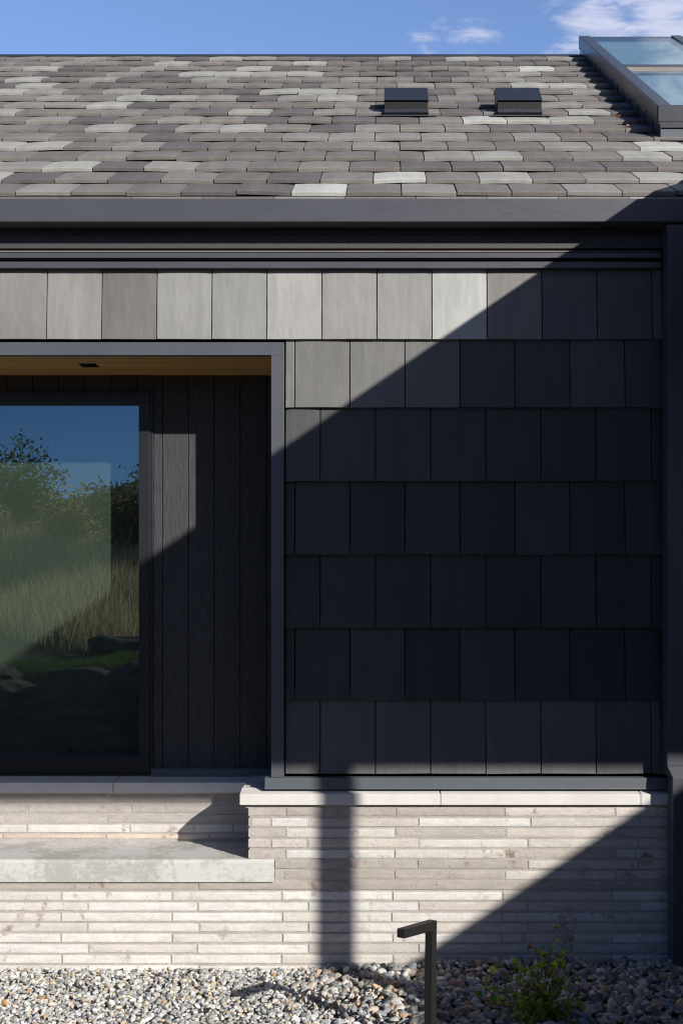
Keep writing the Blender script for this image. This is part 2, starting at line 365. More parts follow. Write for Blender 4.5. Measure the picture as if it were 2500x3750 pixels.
# --- brick base
def bricks(mb, y, row_tops, h, joints_fn, x0, x1, tone_fn):
    nu, nv = 26, 4
    for r, zt in enumerate(row_tops):
        js = [x0]+[j for j in joints_fn(r) if x0+.015 < j < x1-.015]+[x1]
        for k in range(len(js)-1):
            a = js[k]+(.0055 if k else 0); b = js[k+1]-(.0055 if k < len(js)-2 else 0)
            hh = h if not isinstance(h, (list, tuple)) else h[r]
            c0 = tone_fn(r, (a+b)/2); z1 = zt+rng.normal(0, .0009); z0 = zt-hh+rng.normal(0, .0009)
            dy = rng.normal(0, .0016); sx = rng.uniform(0, 99); n_ = max(3, int(nu*(b-a)/.6)+2)
            V = []; C = []
            for j in range(nv+1):
                for i in range(n_+1):
                    u_ = i/n_; v_ = j/nv; x = a+(b-a)*u_; z = z0+(z1-z0)*v_
                    if j in (0, nv): z += .0022*mn.noise(Vector((x*38+sx, j*5, 1)))+.0012*mn.noise(Vector((x*120, j*5+sx, 1)))
                    if i in (0, n_): x += .0016*mn.noise(Vector((z*70, i+sx, 2)))
                    e = 1 if (j in (0, nv) or i in (0, n_)) else 0
                    yy = y+dy+.0014*e+.0016*mn.noise(Vector((x*25, z*60, sx)))
                    V.append((x, yy, z))
            W = n_+1; Fc = [(j*W+i, j*W+i+1, (j+1)*W+i+1, (j+1)*W+i) for j in range(nv) for i in range(n_)]
            nb = len(V); ring = [i for i in range(W)]+[j*W+n_ for j in range(1, nv+1)]+[nv*W+i for i in range(n_-1, -1, -1)]+[j*W for j in range(nv-1, 0, -1)]
            V += [(V[i][0], y+.025, V[i][2]) for i in ring]; L = len(ring)
            Fc += [(ring[(i+1) % L], ring[i], nb+i, nb+(i+1) % L) for i in range(L)]
            mb.add(V, Fc, c0)
def tone_front(r, x):
    t_ = rng.uniform(0, 1); warm = np.array((.76, .715, .655)); grey = np.array((.66, .60, .54)); dark = np.array((.36, .32, .295)); white = np.array((.86, .83, .785))
    top = r < 6; right = x > -.2
    if r == 0: c = .55*grey+.45*(warm if x > .8 else dark)
    elif top: c = [grey*1.05, warm*.92, white*.92, grey, warm, grey*.86][int(t_*6)]
    elif right: c = [warm*.93, white*.95, warm*.86, grey*1.1, white*.9][int(t_*5)]
    else: c = [white, warm*1.05, white*.96, warm][int(t_*4)]
    return tuple(c*rng.uniform(.96, 1.04))
P_ = .0578; zt0 = gz(2958.4, YB)
rows = [zt0-i*P_ for i in range(17)]
def joints_front(r):
    j0 = (1435+10*(1 if r < 6 else 0)) if r % 2 == 0 else 1531
    js = [gx(j0+403*i+rng.normal(0, 2.5), YB) for i in range(-9, 5)]
    if r < 6:                                                   # closers at the left corner
        js = [j for j in js if j > gx(1060, YB)] + ([gx(1046, YB)] if r % 2 == 0 else [gx(992, YB), gx(1127, YB)])
    return sorted(js)
bk = MB(); XC = gx(909.5, YB)
bricks(bk, YB, rows[:5], .0437, joints_front, XC, XR, tone_front)
zb0, zb1 = gz(3230, YB), gz(3146, YB)                          # bench slot
def low(r): return joints_front(r+5)
bricks(bk, YB, [rows[5]], .0437, lambda r: joints_front(5), gx(1008, YB), XR, tone_front)
bricks(bk, YB, [rows[6]], .0437, lambda r: [gx(1038, YB), gx(1443, YB), gx(1848, YB), gx(2250, YB)], gx(1008, YB), XR, tone_front)
bricks(bk, YB, [rows[7]-.002], .0415, lambda r: [gx(1132+403*i, YB) for i in range(-8, 5)]+[gx(732, YB)], XL, XR, tone_front)
bricks(bk, YB, rows[8:16], .0437, lambda r: joints_front(r+8), XL, XR, lambda r, x: tone_front(r+8, x))
# return face of the corner, and the recessed bricks
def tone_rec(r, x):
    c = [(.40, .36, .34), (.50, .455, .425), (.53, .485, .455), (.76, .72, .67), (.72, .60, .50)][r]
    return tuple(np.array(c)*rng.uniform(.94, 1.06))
rzt = [rows[0], rows[1]-.002, rows[2]-.002, rows[3]-.001, rows[4]]
def joints_rec(r):
    j0 = {0: 398, 1: 480, 2: 394, 3: 476, 4: 388}[r]
    return [gx(j0+377*i, YR) for i in range(-6, 3)]
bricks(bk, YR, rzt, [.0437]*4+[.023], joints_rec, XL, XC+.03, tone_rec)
bk.build('brick_wall', M['brick'], house)
mo = MB()
ymf = YB+.0065
mo.box(XC+.006, XR, ymf, YR+.2, zb1-.001, gz(2952, YB)+.012)          # above the bench, right of the recess
mo.box(gx(1003, YB)+.004, XR, ymf, YR+.2, zb0, zb1-.001)
mo.box(XL, XR, ymf, YR+.2, -.25, zb0-.003)
mo.box(XL, XC+.006, YR+.0065, YR+.2, zb1-.03, rows[0]+.012)
for i, zt in enumerate(rows[:5]):                                      # header ends on the return face
    mo.box(XC, XC+.02, ymf-.004, YR, zt-.0437, zt)
mo.build('mortar', M['mortar'], house)

# --- concrete bench, rounded front edge
be = MB(); yf = YB-.022; z1 = zb1; z0 = gz(3230.5, yf)
prof = [(YR+.1, z0), (yf, z0), (yf, z1-.018), (yf+.004, z1-.008), (yf+.012, z1-.0015), (yf+.022, z1), (YB+.01, z1+.0004), (YR+.1, z1+.009)]
xe = gx(1003, yf)
n_ = len(prof)
# the part in the recess is deep, the last stretch only laps the brick face
pf = [(YB+.05, z0), (yf, z0), (yf, z1-.018), (yf+.004, z1-.008), (yf+.012, z1-.0015), (yf+.022, z1), (YB+.05, z1+.0008)]
be.prism_x(pf, XL, xe)
be.prism_x([(YR+.1, z0), (YB+.0501, z0), (YB+.0501, z1+.0008), (YR+.1, z1+.009)], XL, XC+.01)
be.build('bench', M['concrete'], house)

# --- copings
cp = MB(); yc = YB-.035
zcb, zct = gz(2948, yc), gz(2909, yc); zback = zct+.021
def cop(x0, x1, yfr, ybk, c=None): cp.prism_x([(ybk, zcb), (yfr, zcb), (yfr, zct), (ybk, zct+.021)], x0, x1)
jx = [gx(1612, yc), gx(2344, yc)]
x_left = gx(878, yc)
# corner stone: front strip plus the return towards the recess
cop(x_left, jx[0]-.003, yc, YB+.09)
cp.box(x_left+.0, gx(960, yc), YB+.09, YR+.2, zcb, zct+.021)
cop(jx[0]+.003, jx[1]-.003, yc, YB+.09); cop(jx[1]+.003, XR, yc, YB+.09)
ycr = YR-.047; zrb, zrt = gz(2903, ycr), gz(2866, ycr)
jl = gx(415, ycr)
for a_, b_ in ((XL, jl-.004), (jl+.004, x_left-.001)):
    cp.prism_x([(YS+.1, zrb), (ycr, zrb), (ycr, zrt), (YS+.1, gz(2838, YS)+.002)], a_, b_)
cp.build('coping', M['coping'], house, bevel=.002)
mj = MB()
for j in jx: mj.box(j-.003, j+.003, yc+.003, YB+.085, zcb+.002, zct+.0)
mj.box(jl-.004, jl+.004, ycr+.004, YS+.05, zrb+.002, zrt+.001)
mj.box(x_left+.03, XR, YB+.004, YB+.06, zt0-.001, zcb)                  # dark bed joint below the coping
mj.box(XL, XC, YR+.004, YR+.06, rows[0], zrb)
mj.build('coping_joint', M['mortar'], house)

# --- wall tiles
tw = MB()
bots = [1241, 1491, 1762, 2031, 2300, 2566, 2833]; tops = [984, 1253, 1497, 1768, 2037, 2306, 2572]
YF = -.034; TH = .024
top_cols = {0: (.285,.255,.24), 1: (.315,.29,.27), 2: (.205,.188,.178), 3: (.335,.332,.308), 4: (.315,.32,.298), 5: (.415,.408,.375), 6: (.345,.325,.298), 7: (.33,.325,.305), 8: (.50,.51,.475), 9: (.27,.25,.23), 10: (.165,.168,.172), 11: (.145,.148,.152), 12: (.175,.178,.182)}  # the last three are darkened for the shadow they lie in
def wall_tile(x0, x1, zb, zt, c):
    nx_, nz_ = 6, 6; w0 = rng.uniform(0, 90); g_ = .003; rz = rng.normal(0, .0012)
    x0 += g_; x1 -= g_; V = []; bow = rng.normal(0, .0015)
    for j in range(nz_+1):
        for i in range(nx_+1):
            u_, v_ = i/nx_, j/nz_; x = x0+(x1-x0)*u_; z = zb+(zt-zb)*v_
            if j == 0: z += rz*(u_-.5)*2+.0012*mn.noise(Vector((x*12, w0, 0)))
            if i in (0, nx_): x += .0011*mn.noise(Vector((z*14, w0, i)))
            y = YF+(.031)*v_+bow*(1-(2*u_-1)**2)+.0012*mn.noise(Vector((x*7, z*7, w0)))
            if j == 0 or i in (0, nx_): y += .0022
            V.append((x, y, z))
    W = nx_+1; Fc = [(j*W+i, j*W+i+1, (j+1)*W+i+1, (j+1)*W+i) for j in range(nz_) for i in range(nx_)]
    ring = [i for i in range(W)]+[j*W+nx_ for j in range(1, nz_+1)]+[nz_*W+i for i in range(nx_-1, -1, -1)]+[j*W for j in range(nz_-1, 0, -1)]
    nb = len(V); V += [(V[i][0], V[i][1]+TH, V[i][2]) for i in ring]; L = len(ring)
    Fc += [(ring[(i+1) % L], ring[i], nb+i, nb+(i+1) % L) for i in range(L)]
    tw.add(V, Fc, c)
xend = gx(2424, YF); xstart = gx(1044, YF)
for r in range(7):
    zb = gz(bots[r], YF); ztp = gz(tops[r], YF)+(.0 if r == 0 else .06)
    js = [gx(170+201.6*i, YF) for i in range(-14, 13)] if r == 0 else ([gx(1079+201.5*i, YF) for i in range(-1, 8)] if r % 2 else [gx(1172+202.1*i, YF) for i in range(-1, 8)])
    lo = XL if r == 0 else xstart
    js = [lo]+[j for j in js if lo+.02 < j < xend-.02]+[xend]
    for k in range(len(js)-1):
        xm = (js[k]+js[k+1])/2
        if r == 0:
            idx = int(round((xm-gx(69, YF))/(201.6*8.67/F)))
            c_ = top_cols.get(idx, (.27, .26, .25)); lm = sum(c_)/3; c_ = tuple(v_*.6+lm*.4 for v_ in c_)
        else:
            base_ = {1: .20 if xm < .1 else .165 if xm < .5 else .125, 2: .115 if xm < -.3 else .085, 3: .080, 4: .078, 5: .074, 6: .135}[r]  # shade put into the base tones: paler where sunlit, darker in the shadow
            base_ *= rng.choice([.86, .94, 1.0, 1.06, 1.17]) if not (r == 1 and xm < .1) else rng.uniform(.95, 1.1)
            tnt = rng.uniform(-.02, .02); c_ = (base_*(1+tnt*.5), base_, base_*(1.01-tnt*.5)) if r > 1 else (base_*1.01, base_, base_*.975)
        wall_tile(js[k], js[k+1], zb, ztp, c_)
tw.build('tile_cladding', M['walltile'], house)

# --- sheathing behind everything
bd = MB()
bd.box(gx(1040, 0), 6.4, .012, .3, gz(2880), gz(840))                     # right of the recess
bd.box(XL, gx(1040, 0), .012, .3, gz(1262), gz(840))                      # above the recess
bd.box(XL-1, XL, .012, .3, 0, gz(840))
bd.box(gx(1010, -.05), 6.4, .3, .5, -.2, gz(840)); bd.box(XR, 6.4, -.05, .3, -.2, gz(2880))
bd.build('wall', M['room'], house)

# --- recess frame
fr = MB(); yfm = -.052
xj0, xj1 = gx(992.7, yfm), gx(1039, yfm); zf0, zf1 = gz(1300.5, yfm), gz(1253, yfm)
fr.box(XL, xj1, yfm, -.0, zf0, zf1)
fr.box(xj0, xj1, yfm+.0015, -.0, gz(2846, yfm), zf0)
fr.box(xj0+.003, xj0+.02, 0, YS+.05, gz(2846, yfm), zf0)                  # reveal lining
fr.box(XL, XL+.05, yfm, YS, zcb, zf0)
fr.build('recess_frame', M['frame_metal'], house, bevel=.0015)

# --- cedar soffit of the recess with its downlight
so = MB(); zs = zf0+.002; ya = yfm+.012; nb_ = 5; bw = (YS-ya)/nb_
for i in range(nb_):
    so.cur = tuple(np.array((1, 1, 1))*[.85, .9, 1.05, .84, .95][i]*rng.uniform(.97, 1.03))
    so.box(XL, xj0+.004, ya+i*bw, ya+(i+1)*bw-.002, zs, zs+.02)
sob = so.build('wood_soffit', M['cedar'], house)
dl = MB(); dy0, dy1 = .262, .372; dx0 = gx(293, .26); dx1 = gx(346, .26)
for (a_, b_, c_, d_) in ((dx0-.006, dx1+.006, dy0-.006, dy0), (dx0-.006, dx1+.006, dy1, dy1+.006), (dx0-.006, dx0, dy0, dy1), (dx1, dx1+.006, dy0, dy1)):
    dl.box(a_, b_, c_, d_, zs-.003, zs+.001)
dl.box(dx0, dx1, dy0, dy1, zs-.0015, zs+.001)
dl.build('downlight', M['gap'], sob)

# --- vertical board siding
sdg = MB(); zs0, zs1 = gz(2835, YS), zs
js = [gx(q, YS) for q in (595, 690, 784.5, 880, 976)]; bwid = js[1]-js[0]
edges = [js[0]-bwid*i for i in range(20, 0, -1)]+js+[gx(976, YS)+bwid]
wx0, wx1 = XL+.7, gx(562, YS); wz0, wz1 = gz(2838, YS), gz(1432, YS)
for i in range(len(edges)-1):
    a_, b_ = edges[i]+.0022, edges[i+1]-.0022; sh = rng.uniform(.93, 1.07); c_ = (sh, sh, sh)
    if b_ < XL: continue
    dy = rng.normal(0, .0006)
    def board(x0, x1, za, zb_):
        if x1-x0 > .002: sdg.prism_x([(YS+.02, za), (YS+dy, za), (YS+dy, zb_), (YS+.02, zb_)], x0, x1, c_)
    if a_ >= wx1 or b_ <= wx0: board(a_, b_, zs0, zs1)
    else:
        board(a_, b_, wz1+.004, zs1)
        if b_ > wx1: board(wx1+.001, b_, zs0, wz1+.004)
sdg.build('board_siding', M['siding'], house, bevel=.002)
bk2 = MB(); bk2.box(wx1, gx(1000, YS)+.1, YS+.021, YS+.1, zs0-.05, zs1+.1); bk2.box(XL, wx1, YS+.021, YS+.1, wz1+.02, zs1+.1)
bk2.box(XL, wx0, YS+.021, YS+.1, zs0-.05, zs1+.1)
bk2.build('backing_board', M['gap'], house)

# --- flashings
fl = MB()
fl.prism_x([(-.02, gz(2846, -.06)), (-.058, gz(2849, -.06)), (-.064, gz(2886, -.06)), (-.066, gz(2890, -.06)), (-.02, gz(2890, -.06))][::-1], gx(970, -.06), gx(2440, -.06))
fl.build('flashing', M['flashing_metal'], house)
fl = MB(); yq = YS-.03
fl.prism_x([(YS+.01, gz(2812, yq)), (yq+.006, gz(2815, yq)), (yq, gz(2849, yq)), (YS+.01, gz(2849, yq))][::-1], gx(553, yq), gx(1000, yq))
fl.build('flashing', M['flashing_metal'], house)

# --- window
yw = .685; yg = .735
wf = MB()
gxr = gx(509, yw); gzt = gz(1478, yw); gzb = gz(2773, yw); gxl = wx0+.1
wf.box(wx0, wx1-.001, yw+.012, YS+.07, gzt+.03, wz1)                        # head
wf.box(gxr+.004, wx1-.001, yw+.012, YS+.07, wz0, gzt+.03)                   # right stile trim
wf.box(wx0, gxl, yw+.012, YS+.07, wz0, gzt+.03)
wf.box(gxl, gxr+.004, yw+.012, YS+.07, wz0, gzb-.03)
wf.box(gxl, gx(548, yw), yw-.004, yw+.011, gzt, gz(1440, yw))               # sash
wf.box(gxr, gx(548, yw), yw-.004, yw+.011, gz(2830, yw), gzt)
wf.box(gxl, gxr, yw-.004, yw+.011, gz(2830, yw), gzb)
wf.box(gxl, gxr+.004, yw+.011, yg, gzt-.0, gzt+.03); wf.box(gxr-.0, gxr+.004, yw+.011, yg, gzb, gzt)
wf.prism_x([(yg, gzb+.001), (yw+.0, gzb-.012), (yg, gzb-.03)], gxl, gxr)
win = wf.build('window', M['window_metal'], house, bevel=.0015)
pn = MB(); pn.add([(gxl, yg, gzb-.01), (gxr, yg, gzb-.01), (gxr, yg, gzt+.01), (gxl, yg, gzt+.01)], [(0, 1, 2, 3)])
pn.build('pane', M['window_glass'], win)
bl = MB(); yb_ = 1.02; bl.box(wx0-.3, wx1+.3, yb_, yb_+.004, gz(2790, yb_), gzt+.12); bl.build('blind', M['blind'], win)
rm = MB(); ry0, ry1 = YS+.1, 3.2
rm.box(XL, wx1+.7, ry0, ry1, zs0-.25, zs0-.2); rm.box(XL, wx1+.7, ry0, ry1, zs1+.1, zs1+.15)
rm.box(XL-.05, XL, ry0, ry1, zs0-.2, zs1+.1); rm.box(wx1+.7, wx1+.75, ry0, ry1, zs0-.2, zs1+.1); rm.box(XL, wx1+.7, ry1, ry1+.05, zs0-.2, zs1+.1)
rm.build('room', M['room'], house)

# --- eaves: soffit, frieze, trim bands
ygt = -.193; zg0, zg1 = gz(812, ygt), gz(727, ygt)
ev = MB(); ev.box(XL-1, 6.4, ygt+.13, .1, zg0+.004, zg0+.03); ev.build('eave_soffit', M['dark_metal'], house)
fz = MB(); yfz = -.02; xbe = gx(2424, yfz)
fz.box(XL-1, xbe, yfz, .012, gz(909, yfz), zg0+.004); fz.build('frieze', M['frieze'], house)
ld = MB(); ld.prism_x([(-.0, gz(912, -.04)), (-.045, gz(922, -.045)), (-.0, gz(924, -.04))], XL-1, gx(2418, -.045)); ld.build('trim_ledge', M['ledge'], house)
for a_, b_ in ((925, 944), (958, 981)):
    tb = MB(); tb.box(XL-1, gx(2418, -.05), -.05, .01, gz(b_, -.05), gz(a_, -.05)); tb.build('trim_band', M['gutter_metal'], house, bevel=.001)

# --- gutter
gt = MB()
gt.prism_x([(ygt+.13, zg0), (ygt+.004, zg0), (ygt, zg0+.004), (ygt, zg1-.003), (ygt+.003, zg1), (ygt+.016, zg1), (ygt+.016, zg1-.012), (ygt+.012, zg1-.012), (ygt+.012, zg0+.012), (ygt+.13, zg0+.012)][::-1], XL-1, 1.92)
gtr = gt.build('gutter', M['gutter_metal'], house)
gb = MB(); gb.box(XL-1, 1.92, ygt+.1305, ygt+.14, zg0, zg1+.02); gb.build('fascia', M['dark_metal'], house)

# --- downpipe on the right
dp = MB(); yd = -.19; yl = -.24; xd = gx(2441, yd); xl_ = gx(2461, yl); xd2 = XR+.02
za_, zb_ = gz(2806, yd), gz(2848, yl)
dp.box(xd, xd2, yd, -.03, za_, gz(822, yd))
dp.add([(xd, yd, za_), (xd2, yd, za_), (xd2, -.03, za_), (xd, -.03, za_), (xl_, yl, zb_), (xd2, yl, zb_), (xd2, -.03, zb_), (xd, -.03, zb_)],
       [(4, 5, 1, 0), (5, 6, 2, 1), (7, 4, 0, 3), (6, 7, 3, 2), (0, 1, 2, 3), (7, 6, 5, 4)])
dp.box(xl_, xd2, yl, -.08, gz(2915, yl), zb_)
dp.box(xl_+.002, xd2-.002, yl+.002, -.08, -.1, gz(2915, yl))
dp.build('downpipe', M['gutter_metal'], house, bevel=.003)

# --- tile roof
ex, ez = .319, .1548; yr0 = YB; zr0 = gz(719, YB); pitch = math.atan2(ez, ex)
rt = MB(); tw_ = .3023; T = .026
dvec = np.array((0, math.cos(pitch), math.sin(pitch))); nvec = np.array((0, -math.sin(pitch), math.cos(pitch)))
E = math.hypot(ex, ez)
pal_roof = [((.195, .175, .164), 6), ((.232, .213, .199), 5), ((.285, .274, .256), 4), ((.375, .372, .348), 3.2), ((.50, .505, .475), .8), ((.145, .134, .130), 4)]
def roof_tile(xa, xb, s0, k):
    c_ = palette(pal_roof, 1, (.93, 1.07))[0]; 
    lift = abs(rng.normal(0, .003)); sk = rng.normal(0, .0018); tw2 = rng.normal(0, .0035); ln = .45; tl = -T*.9
    bow = rng.uniform(-.0005, .0022)
    n_ = 4; V = []; tilt = (T+lift)/E
    def P(x, s, h): q = np.array((x, yr0, zr0))+dvec*s+nvec*h; return tuple(q)
    # cross rows: nose bottom, nose top, chamfer, tail
    for (ds, h) in ((0, 0), (0.0015, T*.72), (.006, T), (ln*.5, T), (ln, T)):
        for i in range(n_+1):
            u_ = i/n_; x = xa+(xb-xa)*u_
            hh = h+lift+tw2*(u_-.5)+bow*(1-(2*u_-1)**2)-(ds)*tilt
            ee = -.0022 if i in (0, n_) and h > 0 else 0
            V.append(P(x, s0+ds+sk*(u_-.5)*2, hh+ee+.0005*mn.noise(Vector((x*30, s0*9, k)))))
    W = n_+1; Fc = [(j*W+i, j*W+i+1, (j+1)*W+i+1, (j+1)*W+i) for j in range(4) for i in range(n_)]
    nb = len(V); V += [P(xa, s0+ln, -ln*tilt), P(xa, s0, lift), P(xb, s0, lift), P(xb, s0+ln, -ln*tilt)]
    Fc += [(nb+1, nb, 4*W, 3*W, 2*W, W, 0)[::-1], (nb+2, n_, W+n_, 2*W+n_, 3*W+n_, 4*W+n_, nb+3)[::-1]]
    rt.add(V, Fc, tuple(c_))
nrow = 18
fixed = {}
for k in range(nrow):
    off = (.094 if k % 2 == 0 else .24)+rng.normal(0, .003); x = -4.84+off
    while x < 3.1:
        roof_tile(x+.0032, x+tw_-.0032, k*E, k); x += tw_
for i in range(28):                                             # starter course peeping out below
    x = -4.9+i*.39
    if x < 3.1:
        V = []; c_ = palette(pal_roof[:4], 1)[0]
        rt.box(x+.001, x+.388, yr0-.008, yr0+.2, zr0-.022, zr0-.004, tuple(c_))
roof = rt.build('tile_roof', M['rooftile'], house)
yri = yr0+18.15*ex; zri = zr0+18.15*ez
rd = MB(); rd.prism_x([(yr0+.02, zr0-.03), (yri, zri-.03), (2*yri, zr0-.4), (2*yri, zr0-.6), (yri, zri-.3), (yr0+.02, zr0-.2)][::-1], XL-1, 6.4); rd.build('roof_deck', M['dark_metal'], roof)
rc = MB(); rc.prism_x([(yri-.12, gz(210, yri-.12)), (yri-.12, gz(203, yri-.12)), (yri+.0, gz(198.5, yri)), (yri+.2, zri-.09), (yri, zri-.06)][::-1], XL-1, 1.80); rc.build('ridge_cap', M['vent_metal'], roof)
gable = MB(); gable.add([(XL-1, .3, 0), (XL-1, 2*yri, 0), (XL-1, 2*yri, zr0-.3), (XL-1, yri, zri-.1), (XL-1, .3, zr0)], [(0, 1, 2, 3, 4)])
gable.add([(XL-1, 2*yri-.3, 0), (6.4, 2*yri-.3, 0), (6.4, 2*yri-.3, zr0-.3), (XL-1, 2*yri-.3, zr0-.3)], [(0, 1, 2, 3)])
gable.build('rear_wall', M['dark_metal'], house)

def roofp(y): return zr0+(y-yr0)*ez/ex                           # height of the tile surface
# --- roof vents
def vent(x0, x1, yb):
    z = roofp(yb)+.012; sl = ez/ex; fr_ = -.045
    m = MB(); yf_ = yb+fr_; zb_ = gz(433, yb)
    zc, zgb, zl, zt = gz(364, yf_), gz(399, yf_), gz(412, yf_), gz(321, yb+.22)
    prof = [(yb, zb_), (yf_-.004, zl), (yf_-.006, zgb), (yb+.004, zgb+.001), (yb+.004, zc-.010), (yf_, zc-.004), (yf_, zc), (yb+.22, zt), (yb+.26, zt-.02), (yb+.26, roofp(yb+.26)-.03)]
    ins = .0
    m.prism_x(prof[::-1], x0, x1)
    hood = m.build('roof_vent', M['vent_metal'], house, bevel=.0012)
    g_ = MB(); g_.box(x0+.004, x1-.004, yb+fr_*.55, yb+.003, zgb+.0015, zc-.011); g_.build('grille', M['grille'], hood)
    s_ = MB(); s_.box((x0+x1)/2-.005, (x0+x1)/2+.005, yf_-.009, yf_-.006, (zgb+zl)/2-.004, (zgb+zl)/2+.004); s_.build('screw', M['gutter_metal'], hood)
    l_ = MB(); l_.prism_x([(yb-.0, z+.001), (yb-.07, z-.02), (yb-.07, z-.024), (yb, z-.008)][::-1], x0-.05, x1+.06); l_.build('base_flashing', M['flashing_metal'], hood)
    return hood
yv = 2.47
h1 = vent(gx(1406, yv-.03), gx(1568, yv-.03), yv); h1['label'] = 'dark hooded roof vent further from the skylight'
h2 = vent(gx(1820, yv-.03), gx(1984, yv-.03), yv); h2['label'] = 'dark hooded roof vent nearer to the skylight'

# --- skylight
xs = 1.793; ys0 = 1.63; zs_0 = CAMZ+3.30; sl = .474; ys1 = 5.80; zs_1 = zs_0+(ys1-ys0)*sl
W1 = 3.6
sk = MB()
def slab(m, x0, x1, ya, yb, h0, h1, c=None):                     # box lying on the glass slope, h above it
    za, zb = zs_0+(ya-ys0)*sl, zs_0+(yb-ys0)*sl
    m.add([(x0, ya, za+h0), (x1, ya, za+h0), (x1, yb, zb+h0), (x0, yb, zb+h0), (x0, ya, za+h1), (x1, ya, za+h1), (x1, yb, zb+h1), (x0, yb, zb+h1)],
          [(0,3,2,1),(4,5,6,7),(0,1,5,4),(1,2,6,5),(2,3,7,6),(3,0,4,7)])
slab(sk, xs, xs+.075, ys0, ys1, -.30, 0)                          # left cheek
slab(sk, W1-.075, W1, ys0, ys1, -.30, 0)
slab(sk, xs+.076, W1-.076, ys0, ys0+.05, -.30, 0)
slab(sk, xs+.076, W1-.076, ys1-.05, ys1, -.30, .0)
slab(sk, xs-.012, xs-.0005, ys0-.01, ys1, -.115, .003)              # stepped side cladding
slab(sk, xs-.004, xs+.0855, ys0-.012, ys1+.004, .0015, .007)
slab(sk, 2.632, 2.72, ys0, ys1, -.02, .012)
slab(sk, 2.65, 2.70, ys0+.06, ys1-.06, -.038, -.021)
sk.mi = 1
for i in range(16):
    yy = ys0+.15+i*.26
    for hh in (-.10, -.19):
        zz = zs_0+(yy-ys0)*sl+hh; o_ = .001 if hh < -.12 else .013
        sk.box(xs-o_-.003, xs-o_, yy, yy+.009, zz, zz+.009)
skl = sk.build('skylight', [M['skylight_metal'], M['gap']], house)
fb = MB(); fb.box(xs-.006, W1, ys0-.022, ys0-.002, zs_0-.105, zs_0+.004); fb.box(xs-.004, W1, ys0-.034, ys0-.002, zs_0-.150, zs_0-.109)
fb.build('front_sill', M['vent_metal'], skl, bevel=.002)
ff = MB(); ff.prism_x([(ys0-.004, zs_0-.155), (ys0-.03, zs_0-.158), (ys0-.05, roofp(ys0-.05)+.012), (ys0-.12, roofp(ys0-.12)+.018), (ys0-.12, roofp(ys0-.12)+.014), (ys0-.004, roofp(ys0)-.02)][::-1][::-1], xs+.0, W1)
ff.build('apron_flashing', M['flashing_metal'], skl)
mu = MB(); slab(mu, xs+.086, W1-.08, 3.60, 3.72, -.02, .010); mu.mi = 0
mu.build('cross_bar', M['skylight_metal'], skl)
mw = MB(); slab(mw, xs+.086, W1-.08, 3.42, 3.599, -.02, .004); mw.build('cross_bar_wood', M['ledge'], skl)
for (a_, b_) in ((xs+.0865, 2.631), (2.721, W1-.08)):
    for (c0_, c1_) in ((ys0+.004, 3.419), (3.721, ys1-.006)):
        q = MB(); slab(q, a_, b_, c0_, c1_, -.006, -.0005); q.build('pane', M['skylight_glass'], skl)
sf = MB(); slab(sf, xs+.078, W1-.078, ys0+.06, ys1-.06, -.05, -.04); sf.build('pane_backing', M['pane_back'], skl)  # added pale sheet just under the panes, stands in for a brightly lit interior
# step flashing between cheek and tiles
sfm = MB()
for k in range(5, 18):
    ya = yr0+k*ex; sfm.box(xs-.004, xs-.0008, ya, ya+ex, roofp(ya)-.02, roofp(ya)+.125)
sfm.build('step_flashing', M['skylight_metal'], skl)

# ------------------------------------------------------------------ porch wing that shades the wall (right of the frame)
porch = empty('porch', (4.2, -3*KY, 0)); tag(porch, 'tall open dark porch wing projecting from the right end of the house', 'porch')
def at_porch(o): o.location = (-4.2, 3*KY, 0); return o
xe_ = 1.95; ze_ = CAMZ+1.8747+.689*(xe_-.864); ye = -6.35; xr_ = 4.3; zr_ = ze_+(xr_-xe_)*.5
pr = MB()
pr.add([(xe_, .1, ze_), (xe_, ye, ze_), (xr_, ye, zr_), (xr_, .1, zr_), (2*xr_-xe_, ye, ze_), (2*xr_-xe_, .1, ze_)], [(0, 1, 2, 3), (3, 2, 4, 5)])
pr.add([(xe_, .1, ze_-.06), (xe_, ye, ze_-.06), (xr_, ye, zr_-.06), (xr_, .1, zr_-.06), (2*xr_-xe_, ye, ze_-.06), (2*xr_-xe_, .1, ze_-.06)], [(3, 2, 1, 0), (5, 4, 2, 3)])
pr.box(xe_-.0, xe_+.02, ye, .1, ze_-.10, ze_-.0005)
at_porch(pr.build('roof', M['dark_metal'], porch))
zbm = CAMZ-.880+TZ*(6.12-.02)
pg = MB(); y0_, y1_ = -6.12, -6.05
pg.add([(xe_+.05, y1_, zbm), (6.9, y1_, zbm), (6.6, y1_, ze_-.06), (xr_, y1_, zr_-.07), (xe_+.05, y1_, ze_-.06),
        (xe_+.05, y0_, zbm), (6.9, y0_, zbm), (6.6, y0_, ze_-.06), (xr_, y0_, zr_-.07), (xe_+.05, y0_, ze_-.06)],
       [(0, 1, 2, 3, 4), (9, 8, 7, 6, 5), (0, 5, 6, 1), (1, 6, 7, 2), (2, 7, 8, 3), (3, 8, 9, 4), (4, 9, 5, 0)])
at_porch(pg.build('gable_panel', M['dark_metal'], porch))
for px_ in (3.68,):
    q = MB(); q.box(px_-.065, px_+.065, -6.045, -5.905, 0, zbm+.2); at_porch(q.build('post', M['dark_metal'], porch, bevel=.004))
q = MB(); q.box(6.55, 6.7, -6.12, .1, 0, ze_-.02); at_porch(q.build('side_wall', M['dark_metal'], porch))
